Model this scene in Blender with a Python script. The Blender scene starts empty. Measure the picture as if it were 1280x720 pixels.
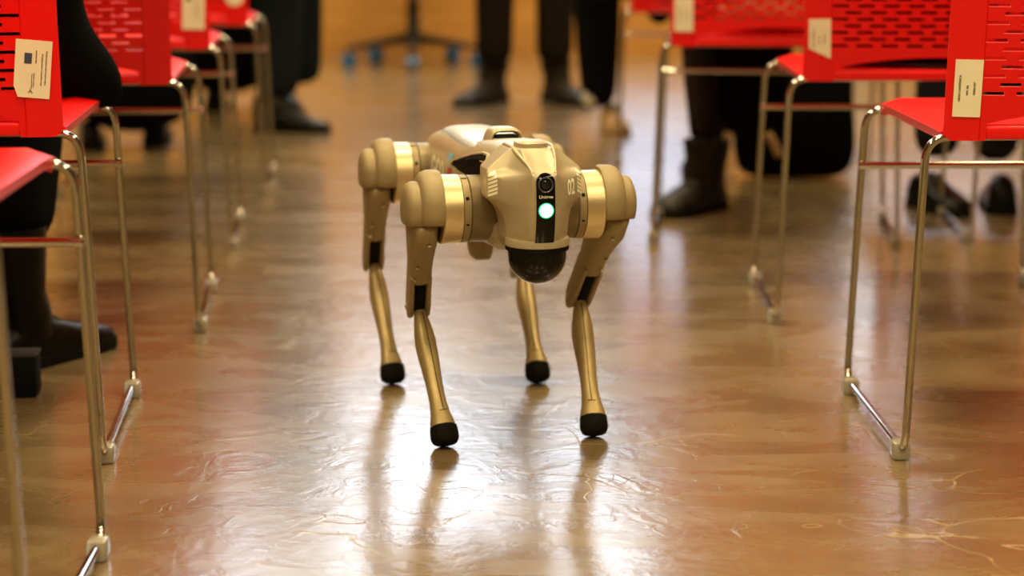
import bpy, bmesh, math, random
from mathutils import Vector, Matrix
from mathutils.bvhtree import BVHTree

random.seed(7)
PI = math.pi
SC = bpy.context.scene
COL = SC.collection
V = Vector

# ------------------------------------------------------------------ camera
cam_d = bpy.data.cameras.new('camera')
cam = bpy.data.objects.new('camera', cam_d)
COL.objects.link(cam)
cam.location = (0, 0, 0.75)
cam.rotation_euler = (math.radians(90 - 10.87), 0, 0)
cam_d.sensor_width = 36
cam_d.lens = 2500 / 1280 * 36
cam_d.dof.use_dof = True
cam_d.dof.focus_distance = 2.64
cam_d.dof.aperture_fstop = 2.7
cam_d.dof.aperture_blades = 9
cam_d.clip_start = 0.05
SC.camera = cam

# ------------------------------------------------------------------ world
world = bpy.data.worlds.new('overcast_sky')
SC.world = world
world.use_nodes = True
wb = world.node_tree.nodes['Background']
wb.inputs['Color'].default_value = (0.80, 0.90, 1.0, 1)
wb.inputs['Strength'].default_value = 9.0

# ------------------------------------------------------------------ exposure
SC.view_settings.view_transform = 'Standard'
SC.view_settings.look = 'None'
SC.view_settings.gamma = 1
SC.view_settings.use_curve_mapping = False
SC.view_settings.exposure = 0.0
WARM = (1.0, 0.81, 0.44)
LAMP_POWER = 36
# lamps: x, y, power factor
LAMPS = [(x, y, f) for y, f in ((-1.6, 1.9), (0.9, .8), (3.4, .9), (5.9, .8), (8.6, 1.4))
         for x in (-1.9, 0.0, 1.9)]

try:
    SC.cycles.use_denoising = True
    SC.cycles.max_bounces = 8
    SC.cycles.sample_clamp_indirect = 6
except Exception:
    pass

# ================================================================== helpers
MATS = {}
def mat(name, col=(.5, .5, .5), rough=.5, metal=0.0, spec=.5, coat=0.0, noise=0.0, nscale=20, bump=0.0,
        bscale=200, emit=None, estr=0.0, sheen=0.0):
    if name in MATS: return MATS[name]
    m = bpy.data.materials.new(name); m.use_nodes = True
    nt = m.node_tree; b = nt.nodes['Principled BSDF']
    b.inputs['Base Color'].default_value = (*col, 1)
    b.inputs['Roughness'].default_value = rough
    b.inputs['Metallic'].default_value = metal
    b.inputs['Specular IOR Level'].default_value = spec
    b.inputs['Coat Weight'].default_value = coat
    b.inputs['Sheen Weight'].default_value = sheen
    tc = nt.nodes.new('ShaderNodeTexCoord')
    if noise > 0:
        n = nt.nodes.new('ShaderNodeTexNoise'); n.inputs['Scale'].default_value = nscale
        n.inputs['Detail'].default_value = 5
        nt.links.new(tc.outputs['Object'], n.inputs['Vector'])
        r = nt.nodes.new('ShaderNodeValToRGB')
        r.color_ramp.elements[0].position = .3; r.color_ramp.elements[1].position = .7
        r.color_ramp.elements[0].color = (*[c * (1 - noise) for c in col], 1)
        r.color_ramp.elements[1].color = (*[min(1, c * (1 + noise)) for c in col], 1)
        nt.links.new(n.outputs['Fac'], r.inputs['Fac'])
        nt.links.new(r.outputs['Color'], b.inputs['Base Color'])
    if bump > 0:
        n2 = nt.nodes.new('ShaderNodeTexNoise'); n2.inputs['Scale'].default_value = bscale
        nt.links.new(tc.outputs['Object'], n2.inputs['Vector'])
        bp = nt.nodes.new('ShaderNodeBump'); bp.inputs['Strength'].default_value = bump
        bp.inputs['Distance'].default_value = .002
        nt.links.new(n2.outputs['Fac'], bp.inputs['Height'])
        nt.links.new(bp.outputs['Normal'], b.inputs['Normal'])
    if emit:
        b.inputs['Emission Color'].default_value = (*emit, 1)
        b.inputs['Emission Strength'].default_value = estr
    MATS[name] = m
    return m

def finish(bm, name, m, parent=None, angle=40, smooth=True):
    me = bpy.data.meshes.new(name)
    bmesh.ops.recalc_face_normals(bm, faces=bm.faces[:])
    bm.to_mesh(me); bm.free()
    me.materials.append(m)
    if smooth:
        me.polygons.foreach_set('use_smooth', [True] * len(me.polygons))
        me.set_sharp_from_angle(angle=math.radians(angle))
    o = bpy.data.objects.new(name, me); COL.objects.link(o)
    if parent is not None: o.parent = parent
    return o

def empty(name, loc=(0, 0, 0), rz=0):
    o = bpy.data.objects.new(name, None); COL.objects.link(o)
    o.empty_display_size = .1
    o.location = loc; o.rotation_euler = (0, 0, rz)
    return o

def tag(o, label=None, cat=None, group=None, kind=None):
    if label: o['label'] = label
    if cat: o['category'] = cat
    if group: o['group'] = group
    if kind: o['kind'] = kind
    return o

def copy_tree(o, parent=None):
    c = o.copy(); COL.objects.link(c)
    if parent is not None: c.parent = parent
    for ch in list(o.children): copy_tree(ch, c)
    return c

def bake(o):
    """replace the object's mesh by its evaluated (modifiers applied) mesh"""
    bpy.context.view_layer.update()
    dg = bpy.context.evaluated_depsgraph_get()
    me = bpy.data.meshes.new_from_object(o.evaluated_get(dg))
    me.name = o.name
    o.modifiers.clear(); o.data = me
    return o

def box(bm, c, s, rot=None, bev=0.0, seg=2):
    r = bmesh.ops.create_cube(bm, size=1)
    vs = r['verts']
    M = Matrix.Translation(V(c)) @ (rot.to_4x4() if rot else Matrix()) @ Matrix.Diagonal((*s, 1))
    bmesh.ops.transform(bm, matrix=M, verts=vs)
    if bev > 0:
        es = list({e for v in vs for e in v.link_edges})
        bmesh.ops.bevel(bm, geom=es, offset=bev, segments=seg, affect='EDGES', profile=.5)
    return vs

def loft(bm, secs, cap=True):
    rings = [[bm.verts.new(p) for p in s] for s in secs]
    n = len(rings[0])
    for a, b in zip(rings, rings[1:]):
        for i in range(n):
            j = (i + 1) % n
            try: bm.faces.new((a[i], a[j], b[j], b[i]))
            except ValueError: pass
    if cap:
        for r in (rings[0], rings[-1]):
            try: bm.faces.new(r)
            except ValueError: pass
    return rings

def sup(c, u, v, a, b, n=20, e=2.5):
    """superellipse section around c in plane (u, v)"""
    out = []
    for k in range(n):
        t = 2 * PI * k / n
        ct, st = math.cos(t), math.sin(t)
        x = math.copysign(abs(ct) ** (2 / e), ct) * a
        y = math.copysign(abs(st) ** (2 / e), st) * b
        out.append(V(c) + V(u) * x + V(v) * y)
    return out

def fillet(pts, rad, seg=6):
    out = [V(pts[0])]
    for i in range(1, len(pts) - 1):
        p, q, r = V(pts[i - 1]), V(pts[i]), V(pts[i + 1])
        R = rad[i - 1] if isinstance(rad, (list, tuple)) else rad
        a = (p - q); b = (r - q)
        an, bn = a.normalized(), b.normalized()
        ang = an.angle(bn)
        if R <= 0 or ang > PI - .02: out.append(q); continue
        t = min(R / math.tan(ang / 2), a.length * .48, b.length * .48)
        s, e = q + an * t, q + bn * t
        for k in range(seg + 1):
            f = k / seg
            # quadratic bezier approximates the arc
            out.append((1 - f) ** 2 * s + 2 * f * (1 - f) * q + f * f * e)
    out.append(V(pts[-1]))
    return out

def tube(bm, pts, r, n=10, cap=True):
    pts = [V(p) for p in pts]
    rs = r if isinstance(r, (list, tuple)) else [r] * len(pts)
    d0 = (pts[1] - pts[0]).normalized()
    up = V((0, 0, 1)) if abs(d0.z) < .9 else V((0, 1, 0))
    u = d0.cross(up).normalized()
    secs = []
    for i, p in enumerate(pts):
        if i == 0: d = pts[1] - pts[0]
        elif i == len(pts) - 1: d = pts[-1] - pts[-2]
        else: d = (pts[i + 1] - p).normalized() + (p - pts[i - 1]).normalized()
        d.normalize()
        u = (u - d * u.dot(d)).normalized()
        w = d.cross(u)
        secs.append([p + (u * math.cos(2 * PI * k / n) + w * math.sin(2 * PI * k / n)) * rs[i] for k in range(n)])
    return loft(bm, secs, cap)

def lathe(bm, prof, org, axis, n=32, cap=True):
    """prof: list of (t along axis, radius)"""
    ax = V(axis).normalized()
    up = V((0, 0, 1)) if abs(ax.z) < .9 else V((1, 0, 0))
    u = ax.cross(up).normalized(); w = ax.cross(u)
    secs = [[V(org) + ax * t + (u * math.cos(2 * PI * k / n) + w * math.sin(2 * PI * k / n)) * max(r, 1e-5)
             for k in range(n)] for t, r in prof]
    return loft(bm, secs, cap)

def text_mesh(txt, size, extrude=.0002, align='CENTER', bold=0.0):
    cu = bpy.data.curves.new('lettering', 'FONT')
    cu.body = txt; cu.size = size; cu.extrude = extrude; cu.offset = bold; cu.align_x = align; cu.align_y = 'CENTER'
    cu.resolution_u = 3
    o = bpy.data.objects.new('lettering', cu); COL.objects.link(o)
    bpy.context.view_layer.update()
    me = bpy.data.meshes.new_from_object(o.evaluated_get(bpy.context.evaluated_depsgraph_get()))
    bpy.data.objects.remove(o)
    return me

def text(txt, size, m, parent, M, name='lettering', align='CENTER'):
    me = text_mesh(txt, size, .0002, align)
    me.transform(M)
    me.materials.clear(); me.materials.append(m)
    o = bpy.data.objects.new(name, me); COL.objects.link(o); o.parent = parent
    return o

def frame_matrix(org, X, Y):
    X = V(X).normalized(); Y = V(Y); Z = X.cross(Y).normalized(); Y = Z.cross(X)
    M = Matrix((X, Y, Z)).transposed().to_4x4(); M.translation = V(org)
    return M

# ------------------------------------------------------------------ materials
M_RED = mat('red_plastic', (.86, .002, .003), rough=.34, spec=.42, bump=.05, bscale=900)
M_CHROME = mat('chrome_rod', (.60, .57, .52), rough=.10, metal=1.0)
M_CLEAR = mat('clear_plastic_glide', (.62, .56, .44), rough=.22, spec=.5)
MATS['clear_plastic_glide'].node_tree.nodes['Principled BSDF'].inputs['Transmission Weight'].default_value = .55
M_PAPER = mat('label_paper', (.95, .87, .66), rough=.7, noise=.03, nscale=30)
M_INK = mat('label_ink', (.03, .025, .02), rough=.7)
M_INKBLUE = mat('label_blue_ink', (.05, .07, .16), rough=.6)
M_BLACKCLOTH = mat('black_cloth', (.004, .004, .004), rough=1.0, spec=.03, bump=.3, bscale=500)
M_TROUSER = mat('black_trouser_cloth', (.008, .008, .009), rough=1.0, spec=.03, bump=.3, bscale=400)
M_TROUSERBLUE = mat('dark_blue_grey_trouser_cloth', (.011, .015, .018), rough=1.0, spec=.04, bump=.3, bscale=400)
M_TROUSERBROWN = mat('dark_brown_trouser_cloth', (.016, .012, .010), rough=1.0, spec=.04, bump=.3, bscale=400)
M_TROUSERGREY = mat('dark_grey_trouser_cloth', (.022, .022, .025), rough=1.0, spec=.04, bump=.3, bscale=400)
M_BEIGE = mat('beige_brown_cloth', (.22, .13, .06), rough=.9, noise=.7, nscale=22)
M_TIGHTS = mat('brown_black_tights', (.014, .007, .004), rough=.9, spec=.1)
M_BLACKLEATHER = mat('black_leather', (.005, .0045, .004), rough=.30, spec=.13, bump=1.0, bscale=28)
M_BROWNLEATHER = mat('brown_leather', (.020, .013, .008), rough=.6, spec=.2, bump=.3, bscale=60)
M_OLIVELEATHER = mat('olive_black_leather', (.014, .010, .005), rough=.45, spec=.16, noise=.6, nscale=30)
M_TANLEATHER = mat('tan_leather', (.42, .25, .10), rough=.6)
M_WHITECLOTH = mat('white_cloth', (.75, .72, .66), rough=.85)
M_RUBBER = mat('black_rubber', (.007, .006, .005), rough=.8, spec=.08, noise=.4, nscale=120)
M_SKIN = mat('skin', (.55, .34, .24), rough=.55)
M_HAIR = mat('dark_hair', (.03, .02, .012), rough=.6)
M_LACE = mat('lace_cord', (.10, .08, .05), rough=.85)

# ================================================================== structure
def struct(name, bm, m, smooth=False, parent=None):
    o = finish(bm, name, m, parent, smooth=smooth); o['kind'] = 'structure'; return o

def floor_material():
    m = bpy.data.materials.new('polished_marbled_floor'); m.use_nodes = True
    nt = m.node_tree; N = nt.nodes; L = nt.links; b = N['Principled BSDF']
    tc = N.new('ShaderNodeTexCoord')
    def mapping(scale, rot=0):
        mp = N.new('ShaderNodeMapping'); mp.inputs['Scale'].default_value = scale
        mp.inputs['Rotation'].default_value = (0, 0, rot)
        L.new(tc.outputs['Object'], mp.inputs['Vector']); return mp
    def noise(mp, s, det=6, dist=0.0, rough=.55):
        n = N.new('ShaderNodeTexNoise'); n.inputs['Scale'].default_value = s; n.inputs['Detail'].default_value = det
        n.inputs['Distortion'].default_value = dist; n.inputs['Roughness'].default_value = rough
        L.new(mp.outputs[0], n.inputs['Vector']); return n
    def ramp(src, stops):
        r = N.new('ShaderNodeValToRGB'); e = r.color_ramp.elements
        e[0].position, e[0].color = stops[0][0], (*stops[0][1], 1)
        e[1].position, e[1].color = stops[-1][0], (*stops[-1][1], 1)
        for p, c in stops[1:-1]:
            k = e.new(p); k.color = (*c, 1)
        L.new(src, r.inputs['Fac']); return r
    def mix(f, a, c, mode='MIX'):
        x = N.new('ShaderNodeMix'); x.data_type = 'RGBA'; x.blend_type = mode
        if isinstance(f, float): x.inputs[0].default_value = f
        else: L.new(f, x.inputs[0])
        L.new(a, x.inputs[6]); L.new(c, x.inputs[7]); return x.outputs[2]
    big = noise(mapping((1, 1, 1)), 2.1, 7, 1.4)
    c1 = ramp(big.outputs['Fac'], [(.28, (.135, .078, .034)), (.44, (.195, .125, .054)), (.56, (.22, .155, .072)), (.72, (.175, .138, .092))])
    mid = noise(mapping((.55, 1.3, 1), .12), 5.5, 9, 1.6)
    c2 = ramp(mid.outputs['Fac'], [(.30, (.145, .090, .043)), (.5, (.20, .135, .062)), (.70, (.265, .195, .108))])
    c = mix(.5, c1.outputs[0], c2.outputs[0])
    # thin trowel scratches (pale) from a warped voronoi edge pattern
    wv = N.new('ShaderNodeTexVoronoi'); wv.feature = 'DISTANCE_TO_EDGE'; wv.inputs['Scale'].default_value = 3.3
    warp = noise(mapping((1, 1, 1)), 2.4, 3, .5)
    vm = N.new('ShaderNodeVectorMath'); vm.operation = 'MULTIPLY_ADD'
    vm.inputs[1].default_value = (.9, .9, 0)
    L.new(warp.outputs['Color'], vm.inputs[0]); L.new(tc.outputs['Object'], vm.inputs[2])
    L.new(vm.outputs[0], wv.inputs['Vector'])
    ve = ramp(wv.outputs['Distance'], [(0.0, (1, 1, 1)), (.010, (0, 0, 0))])
    brk = ramp(noise(mapping((1, 1, 1), 1), 4.0, 3).outputs['Fac'], [(.5, (0, 0, 0)), (.62, (1, 1, 1))])
    sm = N.new('ShaderNodeMath'); sm.operation = 'MULTIPLY'
    L.new(ve.outputs[0], sm.inputs[0]); L.new(brk.outputs[0], sm.inputs[1])
    pale = N.new('ShaderNodeRGB'); pale.outputs[0].default_value = (.60, .46, .28, 1)
    sm2 = N.new('ShaderNodeMath'); sm2.operation = 'MULTIPLY'; sm2.inputs[1].default_value = .55
    L.new(sm.outputs[0], sm2.inputs[0])
    c = mix(sm2.outputs[0], c, pale.outputs[0])
    L.new(c, b.inputs['Base Color'])
    # roughness
    rr = N.new('ShaderNodeMapRange'); rr.inputs[1].default_value = .3; rr.inputs[2].default_value = .7
    rr.inputs[3].default_value = .20; rr.inputs[4].default_value = .34
    L.new(mid.outputs['Fac'], rr.inputs[0]); L.new(rr.outputs[0], b.inputs['Roughness'])
    b.inputs['Specular IOR Level'].default_value = .62
    b.inputs['Coat Weight'].default_value = .8
    b.inputs['Coat Roughness'].default_value = .17
    # relief: trowel swirls
    h1 = noise(mapping((1, 1, 1), .3), 9, 5, 3.0)
    h2 = noise(mapping((1, 2.2, 1)), 34, 4, 1.0)
    ad = N.new('ShaderNodeMath'); ad.operation = 'MULTIPLY_ADD'; ad.inputs[1].default_value = .35
    L.new(h2.outputs['Fac'], ad.inputs[0]); L.new(h1.outputs['Fac'], ad.inputs[2])
    ad2 = N.new('ShaderNodeMath'); ad2.operation = 'MULTIPLY_ADD'; ad2.inputs[1].default_value = .35
    L.new(sm.outputs[0], ad2.inputs[0]); L.new(ad.outputs[0], ad2.inputs[2])
    # a filled saw joint crossing the aisle
    sx = N.new('ShaderNodeSeparateXYZ'); L.new(tc.outputs['Object'], sx.inputs[0])
    jn = N.new('ShaderNodeMath'); jn.operation = 'MULTIPLY_ADD'; jn.inputs[1].default_value = .012; jn.inputs[2].default_value = -2.85
    L.new(sx.outputs['X'], jn.inputs[0])
    jy = N.new('ShaderNodeMath'); jy.operation = 'ADD'; L.new(sx.outputs['Y'], jy.inputs[0]); L.new(jn.outputs[0], jy.inputs[1])
    ab = N.new('ShaderNodeMath'); ab.operation = 'ABSOLUTE'; L.new(jy.outputs[0], ab.inputs[0])
    ls = N.new('ShaderNodeMath'); ls.operation = 'LESS_THAN'; ls.inputs[1].default_value = .004; L.new(ab.outputs[0], ls.inputs[0])
    ad3 = N.new('ShaderNodeMath'); ad3.operation = 'MULTIPLY_ADD'; ad3.inputs[1].default_value = -.4
    wv2 = N.new('ShaderNodeTexVoronoi'); wv2.feature = 'DISTANCE_TO_EDGE'; wv2.inputs['Scale'].default_value = 8.0
    vm2 = N.new('ShaderNodeVectorMath'); vm2.operation = 'MULTIPLY_ADD'; vm2.inputs[1].default_value = (.45, .45, 0)
    w2 = noise(mapping((1, 1, 1), .8), 5.0, 4, 1.0)
    L.new(w2.outputs['Color'], vm2.inputs[0]); L.new(tc.outputs['Object'], vm2.inputs[2]); L.new(vm2.outputs[0], wv2.inputs['Vector'])
    ve2 = ramp(wv2.outputs['Distance'], [(0.0, (1, 1, 1)), (.012, (0, 0, 0))])
    br2 = ramp(noise(mapping((1, 1, 1), 2), 6.0, 3).outputs['Fac'], [(.52, (0, 0, 0)), (.60, (1, 1, 1))])
    sc2 = N.new('ShaderNodeMath'); sc2.operation = 'MULTIPLY'; L.new(ve2.outputs[0], sc2.inputs[0]); L.new(br2.outputs[0], sc2.inputs[1])
    g1 = noise(mapping((1, 1, 1), .2), 160, 3); g2 = N.new('ShaderNodeMath'); g2.operation = 'MULTIPLY_ADD'; g2.inputs[1].default_value = .10
    L.new(g1.outputs['Fac'], g2.inputs[0]); L.new(ad2.outputs[0], g2.inputs[2])
    g3 = N.new('ShaderNodeMath'); g3.operation = 'MULTIPLY_ADD'; g3.inputs[1].default_value = .22
    L.new(sc2.outputs[0], g3.inputs[0]); L.new(g2.outputs[0], g3.inputs[2])
    L.new(ls.outputs[0], ad3.inputs[0]); L.new(g3.outputs[0], ad3.inputs[2])
    bp = N.new('ShaderNodeBump'); bp.inputs['Strength'].default_value = .32; bp.inputs['Distance'].default_value = .004
    L.new(ad3.outputs[0], bp.inputs['Height']); L.new(bp.outputs['Normal'], b.inputs['Normal'])
    bp2 = N.new('ShaderNodeBump'); bp2.inputs['Strength'].default_value = .16; bp2.inputs['Distance'].default_value = .004
    L.new(ad3.outputs[0], bp2.inputs['Height']); L.new(bp2.outputs['Normal'], b.inputs['Coat Normal'])
    return m

def wood_material():
    m = bpy.data.materials.new('orange_wood_panel'); m.use_nodes = True
    nt = m.node_tree; N = nt.nodes; L = nt.links; b = N['Principled BSDF']
    tc = N.new('ShaderNodeTexCoord'); mp = N.new('ShaderNodeMapping'); mp.inputs['Scale'].default_value = (1.2, 1, 9)
    L.new(tc.outputs['Object'], mp.inputs[0])
    n = N.new('ShaderNodeTexNoise'); n.inputs['Scale'].default_value = 2.5; n.inputs['Detail'].default_value = 6
    L.new(mp.outputs[0], n.inputs['Vector'])
    r = N.new('ShaderNodeValToRGB')
    r.color_ramp.elements[0].position = .3; r.color_ramp.elements[0].color = (.50, .22, .045, 1)
    r.color_ramp.elements[1].position = .7; r.color_ramp.elements[1].color = (.64, .31, .075, 1)
    L.new(n.outputs['Fac'], r.inputs[0]); L.new(r.outputs[0], b.inputs['Base Color'])
    b.inputs['Roughness'].default_value = .45
    return m

X0, X1, Y0, Y1, ZC = -4.2, 4.2, -3.4, 10.2, 3.7
M_FLOOR = floor_material(); M_WOOD = wood_material()
M_WALL = mat('warm_plaster', (.20, .15, .09), rough=.9, noise=.05, nscale=3)
M_CEIL = mat('ceiling_paint', (.30, .26, .20), rough=.9)
bm = bmesh.new(); box(bm, ((X0 + X1) / 2, (Y0 + Y1) / 2, -.05), (X1 - X0 + .4, Y1 - Y0 + .4, .1)); struct('floor', bm, M_FLOOR)
bm = bmesh.new(); box(bm, ((X0 + X1) / 2, (Y0 + Y1) / 2, ZC + .05), (X1 - X0 + .4, Y1 - Y0 + .4, .1)); struct('ceiling', bm, M_CEIL)
bm = bmesh.new(); box(bm, (X0 - .1, (Y0 + Y1) / 2, ZC / 2), (.2, Y1 - Y0, ZC)); struct('wall_left', bm, M_WALL)
bm = bmesh.new(); box(bm, (X1 + .1, (Y0 + Y1) / 2, ZC / 2), (.2, Y1 - Y0, ZC)); struct('wall_right', bm, M_WALL)
bm = bmesh.new(); box(bm, ((X0 + X1) / 2, Y0 - .1, ZC / 2), (X1 - X0 + .4, .2, ZC)); struct('wall_front', bm, M_WALL)
# back wall with one wide window and one glazed door
WIN = (-2.0, 1.25, 2.0, 3.5)
ADDED_PANE = (.42, .98, .34, 1.5)  # low tinted opening added to put a bright streak on the floor
DOOR = (1.75, 2.65, 0.0, 2.1)
def wall_with_holes(name, y, holes):
    xs = sorted({X0 - .2, X1 + .2, *[h[0] for h in holes], *[h[1] for h in holes]})
    zs = sorted({0, ZC, *[h[2] for h in holes], *[h[3] for h in holes]})
    bm = bmesh.new()
    for xa, xb in zip(xs, xs[1:]):
        for za, zb in zip(zs, zs[1:]):
            cx, cz = (xa + xb) / 2, (za + zb) / 2
            if any(h[0] < cx < h[1] and h[2] < cz < h[3] for h in holes): continue
            box(bm, (cx, y + .1, cz), (xb - xa, .2, zb - za))
    bmesh.ops.remove_doubles(bm, verts=bm.verts[:], dist=1e-4)
    return struct(name, bm, M_WOOD)
wall_with_holes('wall_back', Y1, [WIN, ADDED_PANE, DOOR])
M_FRAME = mat('window_frame_paint', (.5, .48, .45), rough=.5)
def pane_material(name='window_glass', tint=(1, 1, 1)):
    m = bpy.data.materials.new(name); m.use_nodes = True
    nt = m.node_tree; N = nt.nodes
    out = N['Material Output']; N.remove(N['Principled BSDF'])
    t = N.new('ShaderNodeBsdfTransparent'); t.inputs[0].default_value = (*tint, 1); g = N.new('ShaderNodeBsdfGlossy'); g.inputs['Roughness'].default_value = .02
    mx = N.new('ShaderNodeMixShader'); mx.inputs[0].default_value = .06
    nt.links.new(t.outputs[0], mx.inputs[1]); nt.links.new(g.outputs[0], mx.inputs[2]); nt.links.new(mx.outputs[0], out.inputs[0])
    return m
M_GLASS = pane_material(); M_TINTED = pane_material('tinted_glass', (.45, .45, .48))
def window(name, w, nx, glass=M_GLASS):
    bm = bmesh.new(); t = .05; xa, xb, za, zb = w
    for z in (za + t / 2, zb - t / 2): box(bm, ((xa + xb) / 2, Y1 + .06, z), (xb - xa, .08, t))
    for i in range(nx + 1):
        x = xa + t / 2 + (xb - xa - t) * i / nx
        box(bm, (x, Y1 + .06, (za + zb) / 2), (t, .08, zb - za - 2 * t))
    f = struct(name, bm, M_FRAME)
    for i in range(nx):
        xl = xa + t + (xb - xa - t) * i / nx; xr = xa + (xb - xa - t) * (i + 1) / nx
        bm = bmesh.new(); box(bm, ((xl + xr) / 2, Y1 + .06, (za + zb) / 2), (xr - xl, .008, zb - za - 2 * t))
        finish(bm, 'pane', glass, f, smooth=False)
    return f
window('window_1', WIN, 3); window('added_light_pane', ADDED_PANE, 1, M_TINTED)
d = window('door_1', DOOR, 1)
bm = bmesh.new(); box(bm, ((DOOR[0] + DOOR[1]) / 2, Y1 + .06, .72), (DOOR[1] - DOOR[0] - .1, .03, 1.34)); box(bm, ((DOOR[0] + DOOR[1]) / 2, Y1 + .06, 1.40), (DOOR[1] - DOOR[0] - .1, .05, .05)); finish(bm, 'door_panel', M_WOOD, d, smooth=False)
bm = bmesh.new(); box(bm, (1.81, Y1 + .0, 1.0), (.02, .05, .14), bev=.006); finish(bm, 'handle', M_CHROME, d)

# ceiling lamps
M_LAMPHOUSE = mat('lamp_housing', (.5, .48, .45), rough=.5)
M_LAMP = mat('lamp_diffuser', (.9, .8, .6), rough=.6, emit=WARM, estr=6)
for i, (x, y, f) in enumerate(LAMPS):
    t = empty('ceiling_lamp', (x, y, ZC - .0))
    bm = bmesh.new()
    for sx, sy, a, b_ in ((0, .3, .62, .02), (0, -.3, .62, .02), (.3, 0, .02, .58), (-.3, 0, .02, .58)):
        box(bm, (sx, sy, -.03), (a, b_, .06))
    finish(bm, 'housing', M_LAMPHOUSE, t, smooth=False)
    bm = bmesh.new(); box(bm, (0, 0, -.04), (.58, .58, .01)); finish(bm, 'diffuser', M_LAMP, t, smooth=False)
    side = ['left', 'middle', 'right'][i % 3]
    row = ['behind the camera', 'above the nearest chairs', 'above the second rows', 'above the far rows', 'next to the far wall'][i // 3]
    tag(t, f'square warm ceiling lamp {row}, {side} one of its row', 'lamp', 'square ceiling lamps')
    ld = bpy.data.lights.new('lamp_light', 'AREA'); ld.shape = 'SQUARE'; ld.size = .56
    ld.energy = LAMP_POWER * f; ld.color = WARM; ld.spread = math.radians(125)
    lo = bpy.data.objects.new('lamp_light', ld); COL.objects.link(lo); lo.parent = t; lo.location = (0, 0, -.055)

# ================================================================== chairs
HW = .27            # half width between runners
def chair_frame_side(s):
    r = .0056
    pts = [(s * .02, .015, .447), (s * (HW - .014), .004, .447), (s * HW, 0, .016), (s * HW, .43, .016),
           (s * (HW - .014), .425, .442), (s * .02, .415, .442)]
    p = fillet(pts, [.034, .03, .03, .034], 6)
    bm = bmesh.new(); tube(bm, p, r, 10); return bm

def backrest_bm():
    W = .236; inner = .1905; gi = .180
    pitch, sl, sh, rp = .0435, .0285, .0052, .0116
    z0, nrow = .503, 23
    xs = {-W, -W + .004, -W + .010, W - .010, W - .004, -inner - .001, -inner, inner, inner + .001, -gi - .001, -gi, gi, gi + .001, W}
    slots = {0: [], 1: []}
    for par in (0, 1):
        k = -4
        while k <= 4:
            c = k * pitch + (pitch / 2 if par else 0)
            if abs(c) + sl / 2 < .189:
                slots[par].append((c - sl / 2, c + sl / 2)); xs |= {c - sl / 2, c + sl / 2}
            k += 1
    xs |= {x * .1 for x in ()}
    xs = sorted(xs)
    zs = [None, .474, z0]
    kinds = ['base', 'solid']
    zs = [.443, .487, z0]; row = [-1, -1]
    z = z0
    for i in range(nrow):
        zs.append(z + sh); row.append(i); zs.append(z + rp); row.append(-1); z += rp
    top = z + .03
    zs += [top - .012, top]; row += [-1, -1]
    def yof(x, z): return -.004 - (z - .443) * .10 - .016 * (1 - (x / W) ** 2) + (.0025 if abs(x) < inner - .0005 else 0)
    def zof(x, iz):
        z = zs[iz]
        if iz == 0 and abs(x) <= gi + 1e-5: return .4655 + .020 * max(0, 1 - (x / gi) ** 2) ** .9
        q = {0: .010, 1: .0042}.get(0 if abs(x) > W - .001 else (1 if abs(x) > W - .006 else 2), 0)
        if iz == 0: return z + q
        if iz == len(zs) - 1: return z - q
        return z
    bm = bmesh.new(); vs = {}
    def vert(i, j):
        if (i, j) not in vs:
            x = xs[i]; z = zof(x, j)
            vs[i, j] = bm.verts.new((x, yof(x, z), z))
        return vs[i, j]
    for j in range(len(zs) - 1):
        r = row[j]
        for i in range(len(xs) - 1):
            cx = (xs[i] + xs[i + 1]) / 2
            if r >= 0 and any(a < cx < b for a, b in slots[r % 2]): continue
            bm.faces.new((vert(i, j), vert(i + 1, j), vert(i + 1, j + 1), vert(i, j + 1)))
    bmesh.ops.recalc_face_normals(bm, faces=bm.faces[:])
    bm.faces.ensure_lookup_table()
    if bm.faces[0].normal.y > 0: bmesh.ops.reverse_faces(bm, faces=bm.faces[:])
    bmesh.ops.solidify(bm, geom=bm.faces[:], thickness=.0075)
    return bm

def seat_bm():
    bm = bmesh.new(); NX, NY = 16, 14; W = .238
    grid = []
    for j in range(NY + 1):
        y = .004 + .468 * j / NY; rowv = []
        for i in range(NX + 1):
            u = -1 + 2 * i / NX
            w = W * (1 - .05 * max(0, (y - .40) / .072) ** 2)
            z = .4635 - .006 * (1 - u * u) * math.sin(PI * min(1, max(0, y / .42)))
            z -= .016 * max(0, (y - .36) / .11) ** 2
            z -= .010 * max(0, (abs(u) - .90) / .10) ** 2
            rowv.append(bm.verts.new((u * w, y, z)))
        grid.append(rowv)
    for j in range(NY):
        for i in range(NX):
            bm.faces.new((grid[j][i], grid[j][i + 1], grid[j + 1][i + 1], grid[j + 1][i]))
    bmesh.ops.recalc_face_normals(bm, faces=bm.faces[:])
    bm.faces.ensure_lookup_table()
    if bm.faces[0].normal.z < 0: bmesh.ops.reverse_faces(bm, faces=bm.faces[:])
    bmesh.ops.solidify(bm, geom=bm.faces[:], thickness=.013)
    return bm

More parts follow.
